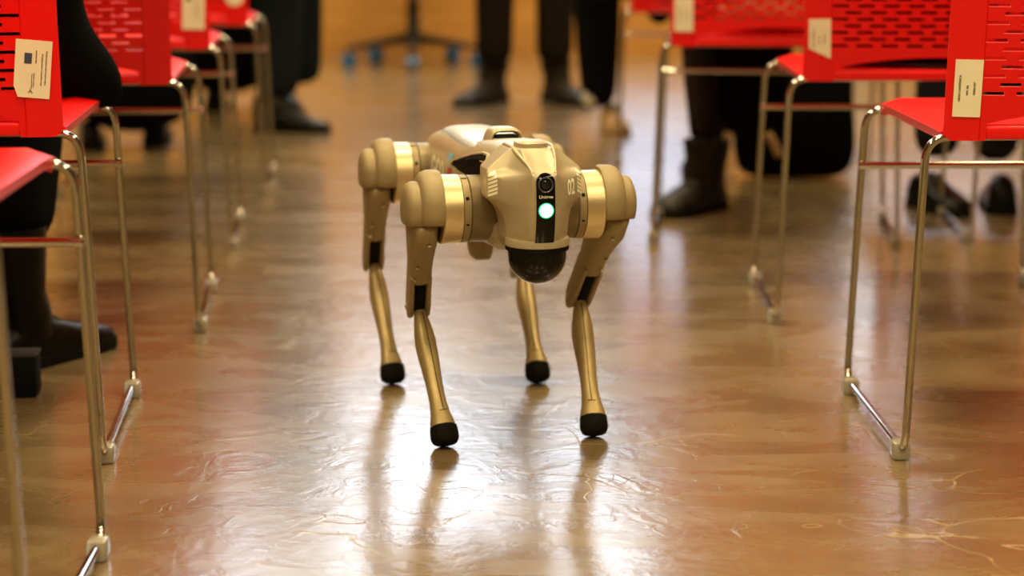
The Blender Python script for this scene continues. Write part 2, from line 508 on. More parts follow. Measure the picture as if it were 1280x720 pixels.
def make_chair():
    t = empty('sled_chair')
    seat = finish(seat_bm(), 'seat', M_RED, t, angle=50)
    bm = bmesh.new()
    box(bm, (0, -.006, .4535), (.362, .012, .018), bev=.004); finish(bm, 'seat_rear_lip', M_RED, t)
    finish(backrest_bm(), 'backrest', M_RED, t, angle=35)
    for s in (-1, 1):
        finish(chair_frame_side(s), 'side_frame', M_CHROME, t, angle=60)
        for y in (.03, .40):
            bm = bmesh.new()
            box(bm, (s * HW, y, .0125), (.024, .034, .025), bev=.005)
            finish(bm, 'glide', M_CLEAR, t)
    bm = bmesh.new(); tube(bm, [(-HW + .010, .422, .355), (HW - .010, .422, .355)], .0055, 10)
    for s in (-1, 1):
        lathe(bm, [(-.006, .003), (-.004, .008), (.004, .008), (.006, .003)], (s * (HW - .011), .4225, .355), (1, 0, 0), 10)
    finish(bm, 'crossbar', M_CHROME, t, angle=60)
    return t

chair0 = make_chair()
CHAIRS = {}
def place_chair(key, corner, which, yaw, label):
    """corner: world xy of the runner's rear end on the left (which=-1) or right (+1) side"""
    c = chair0 if not CHAIRS else copy_tree(chair0)
    a = math.radians(yaw)
    off = Matrix.Rotation(a, 2) @ V((which * HW, 0))
    c.location = (corner[0] - off.x, corner[1] - off.y, 0)
    c.rotation_euler = (0, 0, a)
    tag(c, label, 'chair', 'red chairs in rows on both sides of the aisle')
    CHAIRS[key] = c
    return c
place_chair('L1', (-.468, 1.83), 1, 2.0, 'red chair nearest the camera on the left, only seat edge and legs in view')
place_chair('L2', (-.553, 2.615), 1, 5.0, 'red chair left of the aisle with a tilted printed label, a person seated on it')
place_chair('L3', (-.554, 3.47), 1, 5.5, 'empty red chair left of the aisle without any label, third from the camera')
place_chair('L4', (-.615, 4.33), 1, 5.0, 'red chair left of the aisle with a square-cornered label, fourth from the camera')
place_chair('L5', (-.645, 5.19), 1, 4.0, 'farthest red chair left of the aisle with a round-ended label')
place_chair('R1', (.535, 2.635), -1, 1.0, 'empty red chair nearest on the right, orange-lit seat and upright inventory label')
place_chair('R2', (.478, 3.54), -1, -1.2, 'red chair right of the aisle, corner-cut label, black jacket on the seat')
place_chair('R3', (.315, 4.42), -1, -6.0, 'red chair right of the aisle over a person\'s laced boots, third from the camera')
place_chair('R4', (.31, 5.80), -1, -3.0, 'farthest red chair right of the aisle, black coat spilling over its side')
place_chair('R3b', (1.03, 4.43), -1, -3.0, 'red chair second from the aisle in the third right row, mostly hidden')
place_chair('R4b', (1.03, 5.75), -1, -2.0, 'red chair second from the aisle in the farthest right row, mostly hidden')

CHAIRS['L1'].scale.z = 1.045; CHAIRS['L2'].scale.z = 1.018

# inventory labels: children of the chair's back wing
def label_plate(chair, cx, cz, w, h, rot, shape='rect'):
    slope = math.atan(.10)
    n = V((0, -math.cos(slope), -math.sin(slope)))
    y = -.004 - (cz - .443) * .10 - .016 * (1 - (cx / .236) ** 2)
    # wing curves: follow the tangent in x
    tx = V((1, .016 * 2 * cx / .236 ** 2, 0)).normalized()
    ty = V((0, -.10, 1)).normalized()
    M = frame_matrix((cx, y - .0013, cz), tx, ty) @ Matrix.Rotation(rot, 4, 'Z')
    if shape == 'rect': P = [(-w / 2, -h / 2), (w / 2, -h / 2), (w / 2, h / 2), (-w / 2, h / 2)]
    elif shape == 'cut_lower_left': P = [(-w / 2 + .006, -h / 2), (w / 2, -h / 2), (w / 2, h / 2), (-w / 2, h / 2), (-w / 2, -h / 2 + .014)]
    elif shape == 'cut_bottom': P = [(-w / 2, -h / 2 + .018), (w / 2, -h / 2), (w / 2, h / 2), (-w / 2, h / 2)]
    else:
        P = [(w / 2 * math.cos(a), -h / 2 + w / 2 + w / 2 * math.sin(a)) for a in [PI + PI * k / 10 for k in range(11)]] + [(w / 2, h / 2), (-w / 2, h / 2)]
    bm = bmesh.new()
    fs = bm.faces.new([bm.verts.new((*p, 0)) for p in P])
    r = bmesh.ops.extrude_face_region(bm, geom=[fs])
    bmesh.ops.translate(bm, vec=(0, 0, .0006), verts=[v for v in r['geom'] if isinstance(v, bmesh.types.BMVert)])
    bmesh.ops.transform(bm, matrix=M, verts=bm.verts[:])
    o = finish(bm, 'inventory_label', M_PAPER, chair, smooth=False)
    o['label'] = 'cream paper inventory label stuck on the red back'
    return o, M
def lines(o, M, items):
    for txt, x, y, size, rz in items:
        text(txt, size, M_INK, o, M @ Matrix.Translation((x, y, .0008)) @ Matrix.Rotation(rz, 4, 'Z'))
UP = PI / 2
INV = [('GRAD GAREŠNICA', -.0105, 0, .0042, UP), ('INV. BR.', -.0005, -.002, .0040, UP), ('00000-007', .0085, 0, .0040, UP)]
o, M = label_plate(CHAIRS['R1'], -.2085, .513, .036, .076, -.015); lines(o, M, INV)
o, M = label_plate(CHAIRS['R2'], -.2085, .518, .038, .070, .02, 'cut_bottom'); lines(o, M, INV)
o, M = label_plate(CHAIRS['R3'], -.2080, .513, .041, .074, .0); lines(o, M, INV)
o, M = label_plate(CHAIRS['L2'], .2020, .531, .046, .074, -.10, 'cut_lower_left')
lines(o, M, [('Projekt je sufinancirala Europska unija iz', .0165, .002, .0027, -UP), ('Europskog fonda za regionalni razvoj', .0115, .000, .0027, -UP),
             ('EUROPSKA UNIJA', .0035, .016, .0021, -UP), ('Operativni program', .0020, -.014, .0022, -UP), ('Konkurentnost i kohezija', -.0005, -.016, .0019, -UP)])
bm = bmesh.new(); box(bm, (-.0065, .0135, .0009), (.0095, .0135, .0004)); bmesh.ops.transform(bm, matrix=M, verts=bm.verts[:])
finish(bm, 'printed_flag', M_INKBLUE, o, smooth=False)
bm = bmesh.new(); tube(bm, [(-.004, -.030, .0008), (-.001, -.0275, .0008), (-.003, -.025, .0008), (.001, -.031, .0008)], .0006, 5); bmesh.ops.transform(bm, matrix=M, verts=bm.verts[:])
finish(bm, 'printed_emblem', M_INK, o)
o, M = label_plate(CHAIRS['L4'], .2030, .530, .047, .088, -.03)
bm = bmesh.new(); box(bm, (-.010, .022, .0009), (.009, .010, .0004)); bmesh.ops.transform(bm, matrix=M, verts=bm.verts[:])
finish(bm, 'printed_flag', M_INKBLUE, o, smooth=False)
lines(o, M, [('Operativni program', .003, 0, .0035, -UP), ('Konkurentnost i kohezija', .011, -.004, .0035, -UP)])
o, M = label_plate(CHAIRS['L5'], .2030, .530, .046, .074, 0, 'round')
lines(o, M, [('INV. BR.', 0, 0, .004, UP)])

# ================================================================== robot dog
M_SHELL = mat('champagne_shell', (.45, .37, .235), rough=.38, metal=.25, noise=.05, nscale=60, bump=.04, bscale=700)
M_HOUSE = mat('olive_tan_housing', (.31, .23, .115), rough=.55, metal=.1, noise=.05, nscale=60, bump=.06, bscale=500)
M_RINGDARK = mat('bronze_ring', (.20, .145, .07), rough=.42, metal=.4)
M_GOLD = mat('satin_gold_ring', (.70, .55, .32), rough=.34, metal=.75)
M_LEG = mat('brass_leg', (.36, .265, .115), rough=.40, metal=.35, noise=.14, nscale=35)
M_GLOSSBLACK = mat('gloss_black', (.003, .003, .003), rough=.06, spec=.28)
M_MATTBLACK = mat('matt_black', (.004, .004, .004), rough=.7, spec=.1)
M_SKYTINTPLATE = mat('white_plate_sky_tint', (.66, .74, .86), rough=.22)
M_CREAMINK = mat('cream_ink', (.98, .93, .68), rough=.5)
M_GREEN = mat('green_led', (.2, .9, .6), rough=.4, emit=(.25, 1.0, .55), estr=6)
M_GREENHALO = mat('green_led_halo', (.0, .25, .08), rough=.3, emit=(.0, .9, .25), estr=.9)  # ring emits to paint the green halo around the light
M_LENS = mat('lens_glass', (.01, .01, .012), rough=.08)
M_LENSRING = mat('lens_ring', (.05, .05, .05), rough=.25)
M_BLUEINK = mat('sticker_blue', (.15, .45, .65), rough=.4)
M_REDINK = mat('sticker_red', (.55, .03, .04), rough=.4)
M_STEEL = mat('steel_bolt', (.5, .45, .35), rough=.3, metal=1)

YAW = math.radians(-77.0)
dog = empty('robot_dog', (-.034, 2.932, 0), YAW)
tag(dog, 'champagne four-legged robot dog with black dome and green light standing in the aisle', 'robot')
HZ = .338

# ---- trunk
def trunk():
    bm = bmesh.new()
    S = [(-.265, .030, .335, .030), (-.255, .048, .338, .046), (-.215, .058, .342, .060), (-.12, .062, .345, .068),
         (0, .063, .346, .070), (.10, .062, .345, .068), (.16, .058, .342, .064), (.215, .054, .340, .060), (.235, .045, .338, .05)]
    loft(bm, [sup((x, 0, zc), (0, 1, 0), (0, 0, 1), hw, hh, 28, 3.6) for x, hw, zc, hh in S])
    return finish(bm, 'trunk', M_SHELL, dog, angle=50)
TRUNK = trunk()

# white glossy top plate along the back, window reflection tinted into its colour
bm = bmesh.new()
secs = []
for x, hw, z in ((-.17, .030, .411), (-.15, .042, .414), (0, .048, .420), (.12, .047, .419), (.17, .040, .416)):
    secs.append(sup((x, 0, z - .012), (0, 1, 0), (0, 0, 1), hw, .014, 20, 3))
loft(bm, secs); finish(bm, 'top_plate', M_SKYTINTPLATE, dog, angle=50)
# belly block
bm = bmesh.new()
loft(bm, [sup((-.045, -.004, z), (1, 0, 0), (0, 1, 0), a, b, 16, 6) for z, a, b in ((.285, .030, .021), (.240, .024, .0165), (.228, .021, .014), (.2245, .016, .010))])
finish(bm, 'belly_block', M_HOUSE, dog, angle=40)

# ---- head shell: horizontal loops stacked in z, subdivided
def head():
    bm = bmesh.new()
    # z, hw, x front centre, x ridge, y ridge, x wing front, wing depth, x back, hw at back
    R = [(.3110, .042, .341, .333, .022, .298, .030, .225, .040),
         (.3230, .0425, .345, .338, .022, .300, .030, .225, .042),
         (.3440, .0455, .348, .342, .021, .296, .032, .222, .046),
         (.3560, .0540, .349, .343, .020, .288, .036, .218, .054),
         (.3640, .0650, .349, .343, .0185, .285, .037, .215, .060),
         (.3960, .0655, .346, .343, .0165, .284, .040, .205, .060),
         (.4030, .0640, .342, .342, .0170, .280, .042, .205, .058),
         (.4090, .0570, .331, .333, .0180, .279, .042, .205, .051),
         (.4200, .0440, .309, .313, .0205, .276, .044, .205, .041),
         (.4305, .0310, .293, .292, .020, .276, .040, .205, .030)]
    rings = []
    for z, hw, xc, xr, yr, xw, wd, xb, hb in R:
        half = [(xc, 0), (xc - .0005, .012), (xr, yr), ((xr * .42 + xw * .58) if z < .4 else (xr * .14 + xw * .86), yr + (hw - yr) * (.70 if z < .4 else .50)), (xw, hw), (xw - wd, hw), (xb, hb)]
        pts = [V((x, y, z)) for x, y in half] + [V((x, -y, z)) for x, y in reversed(half[1:])]
        rings.append([bm.verts.new(p) for p in pts])
    n = len(rings[0])
    cr = bm.edges.layers.float.new('crease_edge')
    for a, b in zip(rings, rings[1:]):
        for i in range(n):
            j = (i + 1) % n
            bm.faces.new((a[i], a[j], b[j], b[i]))
    def cap(r, flip):
        # quads between mirrored halves
        L = [r[0]] + r[1:7]; Rr = [r[0]] + list(reversed(r[7:]))
        for k in range(1, 6):
            bm.faces.new((L[k], L[k + 1], Rr[k + 1], Rr[k]))
        bm.faces.new((L[0], L[1], Rr[1]))
    cap(rings[0], 0); cap(rings[-1], 1)
    def crease(i, vals):
        for k, (a, b) in enumerate(zip(rings, rings[1:])):
            e = bm.edges.get((a[i], b[i]))
            if e: e[cr] = vals
    for i in (2, n - 2): crease(i, .7)
    for i in (4, n - 4): crease(i, .75)
    for i in (5, n - 5): crease(i, .9)
    for r, v in ((rings[0], 1.0), (rings[-1], .55)):
        for i in range(n):
            e = bm.edges.get((r[i], r[(i + 1) % n])); e[cr] = v
    for r in (rings[4], rings[5], rings[6]):
        for i in (3, 4, n - 5, n - 4):
            e = bm.edges.get((r[i], r[(i + 1) % n]));
            if e: e[cr] = .5
    o = finish(bm, 'head_shell', M_SHELL, dog, angle=60)
    sub = o.modifiers.new('s', 'SUBSURF'); sub.levels = 3; sub.render_levels = 3
    bake(o)
    return o
HEAD = head()
dgm = bmesh.new(); dgm.from_mesh(HEAD.data); HEAD_BVH = BVHTree.FromBMesh(dgm); dgm.free()
dgm = bmesh.new(); dgm.from_mesh(TRUNK.data); TRUNK_BVH = BVHTree.FromBMesh(dgm); dgm.free()

def project(me, bvh, d, off=.0008):
    d = V(d).normalized()
    for v in me.vertices:
        h = bvh.ray_cast(v.co - d * .3, d)
        if h[0] is not None: v.co = h[0] - d * off
    me.update()

def poly_on(bvh, pts, d, name, m, parent, off=.0008, sub=6):
    """flat polygon pts subdivided and pressed onto a surface"""
    bm = bmesh.new(); bm.faces.new([bm.verts.new(p) for p in pts])
    bmesh.ops.subdivide_edges(bm, edges=bm.edges[:], cuts=sub, use_grid_fill=True)
    me = bpy.data.meshes.new(name); bm.to_mesh(me); bm.free()
    project(me, bvh, d, off); me.materials.append(m)
    o = bpy.data.objects.new(name, me); COL.objects.link(o); o.parent = parent
    return o

# camera strip
def strip():
    bm = bmesh.new(); rows = []
    zb, zt, hw = .3115, .4045, .0128
    prof = [(zb + (zt - hw - zb) * k / 22, hw) for k in range(23)]
    for k in range(1, 9):
        a = PI / 2 * k / 8
        prof.append((zt - hw + hw * math.sin(a), max(hw * math.cos(a), .0006)))
    out = []
    for z, w in prof: out.append([V((.39, -w + 2 * w * i / 8, z)) for i in range(9)])
    vv = [[bm.verts.new(p) for p in r] for r in out]
    for a, b in zip(vv, vv[1:]):
        for i in range(8): bm.faces.new((a[i], a[i + 1], b[i + 1], b[i]))
    for v in bm.verts:
        h = HEAD_BVH.ray_cast(V((.6, v.co.y, v.co.z)), V((-1, 0, 0)))
        v.co.x = max((h[0].x if h[0] else .33) + .0020, .33)
    bmesh.ops.recalc_face_normals(bm, faces=bm.faces[:])
    bm.faces.ensure_lookup_table()
    if bm.faces[0].normal.x < 0: bmesh.ops.reverse_faces(bm, faces=bm.faces[:])
    bmesh.ops.solidify(bm, geom=bm.faces[:], thickness=.004)
    return finish(bm, 'camera_strip', M_GLOSSBLACK, dog, angle=40)
STRIP = strip()
def headx(y, z):
    h = HEAD_BVH.ray_cast(V((.6, y, z)), V((-1, 0, 0))); return h[0].x if h[0] else .34
bm = bmesh.new(); lathe(bm, [(-.004, .0105), (.0020, .0105), (.0026, .0098), (.0020, .0085), (.0010, .0078)], (headx(0, .389), 0, .389), (1, 0, .12), 32)
o = finish(bm, 'lens_ring', M_LENSRING, STRIP)
bm = bmesh.new(); lathe(bm, [(-.002, .0078), (.001, .0076), (.0022, .005), (.0026, .0)], (headx(0, .389), 0, .389), (1, 0, .12), 32)
finish(bm, 'lens', M_LENS, STRIP)
bm = bmesh.new(); lathe(bm, [(-.002, .0104), (.0020, .0104), (.0024, .0092)], (headx(0, .3555), 0, .3555), (1, 0, 0), 32)
finish(bm, 'led_halo', M_GREENHALO, STRIP)
bm = bmesh.new(); lathe(bm, [(-.002, .0092), (.0026, .0090), (.0036, .006), (.0040, .0)], (headx(0, .3555), 0, .3555), (1, 0, 0), 32)
o = finish(bm, 'led', M_GREEN, STRIP); o['label'] = 'glowing green status light'
text('Unitree', .0062, M_CREAMINK, STRIP, frame_matrix((headx(0, .3735) + .0022, 0, .3735), (0, 1, 0), (0, 0, 1)))

# hatch stripes on the wing edges, number on the left cheek, logo on the trunk
for s in (-1, 1):
    for k in range(6):
        z = .3690 + k * .0052
        y0, y1 = (.0545, .0642)
        pts = [(.4, s * y0, z + .0040), (.4, s * y1, z - .0020), (.4, s * y1, z + .0016), (.4, s * y0, z + .0076)]
        poly_on(HEAD_BVH, pts, (-1, 0, 0), 'hatch_stripe', M_CREAMINK, HEAD, sub=2)
me = text_mesh('02', .026, 0, bold=.0005)
me.transform(frame_matrix((.40, .0425, .380), (0, 1, .0), (0, 0, 1)) @ Matrix.Diagonal((.55, 1.1, 1, 1)))
project(me, HEAD_BVH, (-1, 0, 0)); me.materials.append(M_CREAMINK)
o = bpy.data.objects.new('number', me); COL.objects.link(o); o.parent = HEAD
me = text_mesh('GO2', .050, 0, bold=.0016)
me.transform(frame_matrix((-.075, -.12, .372), (1, 0, 0), (0, .35, 1)))
project(me, TRUNK_BVH, (0, 1, -.3)); me.materials.append(M_CREAMINK)
o = bpy.data.objects.new('logo', me); COL.objects.link(o); o.parent = TRUNK
poly_on(TRUNK_BVH, [(.0, -.2, .415), (.030, -.2, .415), (.030, -.2, .435), (.0, -.2, .435)], (0, 1, -.3), 'blue_sticker', M_BLUEINK, TRUNK)
poly_on(TRUNK_BVH, [(.0, -.2, .393), (.030, -.2, .393), (.030, -.2, .413), (.0, -.2, .413)], (0, 1, -.3), 'red_sticker', M_REDINK, TRUNK)

# top button plate on the head, hood behind it, black sheets as shade of side openings, carry handle
bm = bmesh.new()
loft(bm, [sup((.262, .0, z), (1, 0, 0), (0, 1, 0), a, b, 24, 3.2) for z, a, b in ((.424, .024, .022), (.4358, .0235, .0215), (.4378, .021, .019))])
finish(bm, 'top_cap', M_SHELL, HEAD, angle=40)
bm = bmesh.new()
secs = []
for x, hw, zt, zs_, ys in ((.245, .030, .4305, .406, .052), (.21, .032, .4315, .404, .053), (.17, .034, .430, .402, .055), (.13, .036, .427, .398, .058), (.09, .038, .422, .392, .060), (.05, .040, .417, .386, .0625), (.01, .040, .412, .378, .0645)):
    half = [(0, zt), (hw * .6, zt - .0005), (hw, zt - .004), ((hw + ys) / 2, (zt + zs_) / 2 + .001), (ys, zs_), (ys - .004, zs_ - .02)]
    secs.append([V((x, y, z)) for y, z in half] + [V((x, -y, z)) for y, z in reversed(half[1:])])
loft(bm, secs)
HOOD = finish(bm, 'hood', M_SHELL, dog, angle=50)
dgm = bmesh.new(); dgm.from_mesh(HOOD.data); bmesh.ops.triangulate(dgm, faces=dgm.faces[:]); HOOD_BVH = BVHTree.FromBMesh(dgm); dgm.free()
for s in (-1, 1):
    A = [(.228, .383), (.228, .408), (.212, .4185), (.185, .4180), (.15, .411), (.11, .401), (.07, .390), (.03, .377), (.08, .374), (.15, .374)]
    bm = bmesh.new(); bm.faces.new([bm.verts.new((x, s * .258, z + .1)) for x, z in A])
    bmesh.ops.triangulate(bm, faces=bm.faces[:]); bmesh.ops.subdivide_edges(bm, edges=bm.edges[:], cuts=3, use_grid_fill=True)
    me = bpy.data.meshes.new('opening_shade'); bm.to_mesh(me); bm.free()  # black sheet laid on the shell as the shade inside the opening
    dv = V((0, -s, -.5)).normalized()
    for v in me.vertices:
        hs_ = [h for h in (HOOD_BVH.ray_cast(v.co, dv), TRUNK_BVH.ray_cast(v.co, dv)) if h[0] is not None]
        if hs_: v.co = min(hs_, key=lambda h: h[3])[0] - dv * .0012
    me.materials.append(M_MATTBLACK)
    o = bpy.data.objects.new('opening_shade', me); COL.objects.link(o); o.parent = HOOD
    # raised rim over the opening
    rim = []
    for x, z in A[1:8]:
        hs_ = [h for h in (HOOD_BVH.ray_cast(V((x, s * .258, z + .1)), dv), TRUNK_BVH.ray_cast(V((x, s * .258, z + .1)), dv)) if h[0] is not None]
        if hs_: rim.append(min(hs_, key=lambda h: h[3])[0])
    if len(rim) > 2:
        bm = bmesh.new(); tube(bm, rim, [.0034 - .0003 * k for k in range(len(rim))], 8); finish(bm, 'opening_rim', M_SHELL, HOOD)
# carry handle: small arched loop on the back
bm = bmesh.new()
pts = fillet([(.115, -.030, .416), (.115, -.022, .4375), (.115, .014, .4375), (.115, .022, .416)], .014, 5)
secs = []
for i, p in enumerate(pts):
    d_ = (pts[min(i + 1, len(pts) - 1)] - pts[max(i - 1, 0)]).normalized()
    nn = V((1, 0, 0)).cross(d_)
    secs.append(sup(p, (1, 0, 0), nn, .022, .0035, 12, 3))
loft(bm, secs); finish(bm, 'carry_handle', M_SHELL, dog, angle=50)

bm = bmesh.new(); box(bm, (.128, -.004, .4275), (.030, .032, .006), bev=.002); finish(bm, 'handle_gap_shade', M_MATTBLACK, dog)  # black block standing in for the shade under the handle

# moulded ridges over the forehead
dr = V((-1, 0, -.8)).normalized()
for s in (-1, 1):
    for P, r0, r1 in (([(.338, .0150, .4030), (.322, .0190, .4125), (.300, .0235, .4215), (.270, .0275, .4290), (.235, .0285, .4315)], .0022, .0040),):
        q = []
        for x, y, z in P:
            h = HEAD_BVH.ray_cast(V((x, s * y, z)) - dr * .15, dr)
            if h[0] is not None: q.append(h[0] + dr * .0012)
        if len(q) > 2:
            q = fillet(q, .02, 4)
            bm = bmesh.new(); tube(bm, q, [r0 + (r1 - r0) * k / (len(q) - 1) for k in range(len(q))], 10); finish(bm, 'ridge', M_SHELL, HEAD, angle=80)

# ---- chin collar and black dome
bm = bmesh.new()
lathe(bm, [(.0, .038), (.0, .0425), (-.003, .0432), (-.010, .0428), (-.0115, .041)], (.300, 0, .3130), (0, 0, 1), 40)
COLLAR = finish(bm, 'chin_collar', M_SHELL, dog, angle=40)
bm = bmesh.new()
prof = [(-.010, .0405), (-.0105, .0428), (-.016, .0428), (-.0165, .0400)]
lathe(bm, prof, (.300, 0, .3130), (0, 0, 1), 40); finish(bm, 'dome_ring', M_MATTBLACK, COLLAR)
bm = bmesh.new()
prof = [(-.0165, .0395), (-.026, .0393)] + [(-.026 - .0370 * math.sin(PI / 2 * k / 10), .0393 * math.cos(PI / 2 * k / 10)) for k in range(1, 11)]
lathe(bm, prof, (.300, 0, .3130), (0, 0, 1), 48)
DOME = finish(bm, 'dome', M_GLOSSBLACK, COLLAR, angle=40); DOME['label'] = 'glossy black scanner dome under the head'

# ---- legs
def ik(H, F, l1, l2, back):
    d = F - H; D = min(d.length, (l1 + l2) * .9999)
    a = (l1 * l1 - l2 * l2 + D * D) / (2 * D)
    h = math.sqrt(max(l1 * l1 - a * a, 0))
    u = d.normalized()
    b = (back - u * back.dot(u)).normalized()
    return H + u * a + b * h

def leg(px, s, foot):
    """px: hip x, s: side (+1 robot left), foot: (x, y) contact centre"""
    H = V((px, s * .140, HZ)); F = V((foot[0], foot[1], .0215))
    K = ik(H, F, .205, .205, V((-1, 0, 0)))
    # hip assembly, lathed about the lateral axis
    O = V((px, 0, HZ)); ax = V((0, s, 0))
    bm = bmesh.new(); lathe(bm, [(.036, .043), (.046, .0462), (.074, .0462), (.0755, .0445)], O, ax, 40)
    hip = finish(bm, 'hip_motor', M_RINGDARK, dog, angle=35)
    bm = bmesh.new(); lathe(bm, [(.075, .0440), (.0765, .0440), (.0765, .0465), (.0855, .0468), (.086, .0455)], O, ax, 40)
    finish(bm, 'screw_ring', M_HOUSE, hip, angle=35)
    bm = bmesh.new(); lathe(bm, [(.086, .0450), (.087, .0475), (.112, .0480), (.1135, .0465)], O, ax, 40)
    finish(bm, 'gold_ring', M_GOLD, hip, angle=35)
    # dark screw heads and slots on the ring, facing forward
    for ang, w, h in ((70, .008, .0018), (25, .0045, .0045), (-20, .004, .0025), (115, .003, .007), (180, .006, .002), (230, .0045, .0045)):
        a = math.radians(ang)
        p = O + ax * .0812 + V((math.cos(a), 0, math.sin(a))) * .0468
        rot = Matrix(((math.cos(a), 0, -math.sin(a)), (0, 1, 0), (math.sin(a), 0, math.cos(a))))
        bm = bmesh.new(); box(bm, p, (.0012, w, h), rot=rot, bev=.0004, seg=1); finish(bm, 'screw', M_MATTBLACK, hip)
    # rubbery outer housing and cap
    bm = bmesh.new(); lathe(bm, [(.1125, .045), (.1125, .0500), (.116, .0520), (.130, .0518), (.138, .049), (.1425, .0435), (.1435, .036)], O + V((0, 0, .003)), ax, 40)
    for v in bm.verts:
        if v.co.z < HZ - .016: v.co.z = HZ - .016 + (v.co.z - HZ + .016) * .10
    hs = finish(bm, 'thigh_housing', M_HOUSE, dog, angle=60)
    bm = bmesh.new(); lathe(bm, [(.138, .034), (.140, .0385), (.152, .0385), (.158, .036), (.162, .028), (.163, .012), (.163, .0)], O + V((0, 0, .001)), ax, 40)
    for v in bm.verts:
        if v.co.z < HZ - .018: v.co.z = HZ - .018 + (v.co.z - HZ + .018) * .10
    finish(bm, 'cap', M_HOUSE, hs, angle=60)
    # thigh
    dv = (K - H).normalized(); lat = V((0, s, 0)); lat = (lat - dv * lat.dot(dv)).normalized(); dep = dv.cross(lat)
    if dep.x < 0: dep = -dep
    L1 = (K - H).length
    bm = bmesh.new()
    S = [(-.02, .0150, .040, .0), (0, .0195, .0435, 0), (.15, .0205, .044, 0), (.28, .0195, .036, -.002), (.42, .0180, .0285, -.003),
         (.55, .0168, .0235, -.002), (.64, .0166, .0215, 0), (.67, .0160, .0195, 0)]
    off = -.004
    loft(bm, [sup(H + dv * (t * L1) + dep * o_ + lat * off, lat, dep, a, b, 24, 3.2) for t, a, b, o_ in S])
    th = finish(bm, 'thigh', M_HOUSE, dog, angle=45)
    for sg in (-1, 1):
        bm = bmesh.new(); cs = []
        for t, a, b in ((.60, .0042, .0205), (.70, .0042, .0205), (.80, .0044, .0196), (.95, .0046, .0190), (1.03, .0046, .0165), (1.08, .0040, .0100), (1.095, .003, .005)):
            cs.append(sup(H + dv * (t * L1) + lat * (off + sg * .0122), lat, dep, a, b, 14, 3.4))
        loft(bm, cs); finish(bm, 'knee_fork', M_HOUSE, th, angle=45)
        bm = bmesh.new(); lathe(bm, [(.0, .0045), (.002, .0045), (.003, .003), (.003, 0)], K + lat * (off + sg * .0162), lat * sg, 14)
        finish(bm, 'knee_bolt', M_STEEL, th)
    bm = bmesh.new()
    loft(bm, [sup(H + dv * (t * L1) + lat * off + dep * .004, lat, dep, .0080, .0125, 12, 4) for t in (.62, .99)])
    finish(bm, 'knee_slot', M_MATTBLACK, th, angle=45)
    for t, q in ((.45, .008), (.60, .010), (.12, -.004)):
        c = H + dv * (t * L1) + lat * (off + q)
        bm = bmesh.new()
        lathe(bm, [(.0, .0026), (.003, .0026), (.0035, .0016), (.0035, 0)], c + dep * (.0435 if t < .2 else (.0245 if t < .5 else .0205)), dep, 10)
        finish(bm, 'thigh_bolt', M_STEEL, th)
    # calf
    K2 = K + lat * off
    cv = (F - K2).normalized(); L2 = (F - K2).length
    lat2 = (lat - cv * lat.dot(cv)).normalized(); dep2 = cv.cross(lat2)
    if dep2.x < 0: dep2 = -dep2
    bm = bmesh.new()
    C = [(-.05, .0060, .008, 0), (.02, .0072, .011, 0), (.09, .0092, .0135, 0), (.16, .0118, .0165, 0), (.22, .0138, .0190, -.002), (.29, .0150, .0195, -.003),
         (.38, .0147, .0180, -.002), (.50, .0135, .0155, 0), (.62, .0122, .0132, 0), (.70, .0117, .0125, 0), (.78, .0122, .0130, 0),
         (.86, .0140, .0150, 0), (.92, .0168, .0174, 0), (.965, .0180, .0182, 0)]
    loft(bm, [sup(K2 + cv * (t * L2) + dep2 * o_, lat2, dep2, a, b, 22, 2.6) for t, a, b, o_ in C])
    cf = finish(bm, 'calf', M_LEG, dog, angle=45)
    # dark seam up the front of the shin, ending in a small bracket above the foot
    bm = bmesh.new(); sp = []; sd = -s
    for t, a, b, o_ in C[2:-2]:
        sp.append(K2 + cv * (t * L2) + dep2 * (o_ + b - .0000) + lat2 * (.002 + .002 * t) * (1 if s > 0 else -1) * sd)
    tube(bm, sp, .0006, 5)
    e_ = sp[-1]; tube(bm, [e_ - lat2 * .006, e_ + lat2 * .006], .0005, 5); finish(bm, 'seam', M_MATTBLACK, cf)
    # foot pad
    tilt = (cv * .6 + V((0, 0, -1)) * .4).normalized()
    bm = bmesh.new(); R = .0203
    prof = [(-.0085, .0175), (-.0080, .0188)] + [(-.0020, .0198), (.007, R)] + [(.007 + .0135 * math.sin(PI / 2 * k / 8), R * math.cos(PI / 2 * k / 8) ** .48) for k in range(1, 9)]
    lathe(bm, prof, F, tilt, 28)
    zmin = min(v.co.z for v in bm.verts); bmesh.ops.translate(bm, vec=(0, 0, .0003 - zmin), verts=bm.verts[:])
    f = finish(bm, 'foot_pad', M_RUBBER, cf, angle=50); f['label'] = 'black rubber foot'

leg(.193, -1, (.195, -.108)); leg(.193, 1, (.189, .111))
leg(-.193, -1, (-.190, -.116)); leg(-.193, 1, (-.146, .110))

# ================================================================== people
def skin_mesh(name, nodes, edges, m, parent, sub=2, root=0):
    """nodes: list of (x,y,z,r)"""
    me = bpy.data.meshes.new(name)
    me.from_pydata([n[:3] for n in nodes], edges, [])
    o = bpy.data.objects.new(name, me); COL.objects.link(o)
    o.modifiers.new('k', 'SKIN')
    for i, n in enumerate(nodes):
        sv = me.skin_vertices[0].data[i]
        r = n[3]; sv.radius = r if isinstance(r, tuple) else (r, r); sv.use_root = (i == root)
    s = o.modifiers.new('s', 'SUBSURF'); s.levels = sub; s.render_levels = sub
    bake(o)
    o.data.materials.clear(); o.data.materials.append(m)
    o.data.polygons.foreach_set('use_smooth', [True] * len(o.data.polygons))
    o.parent = parent
    return o

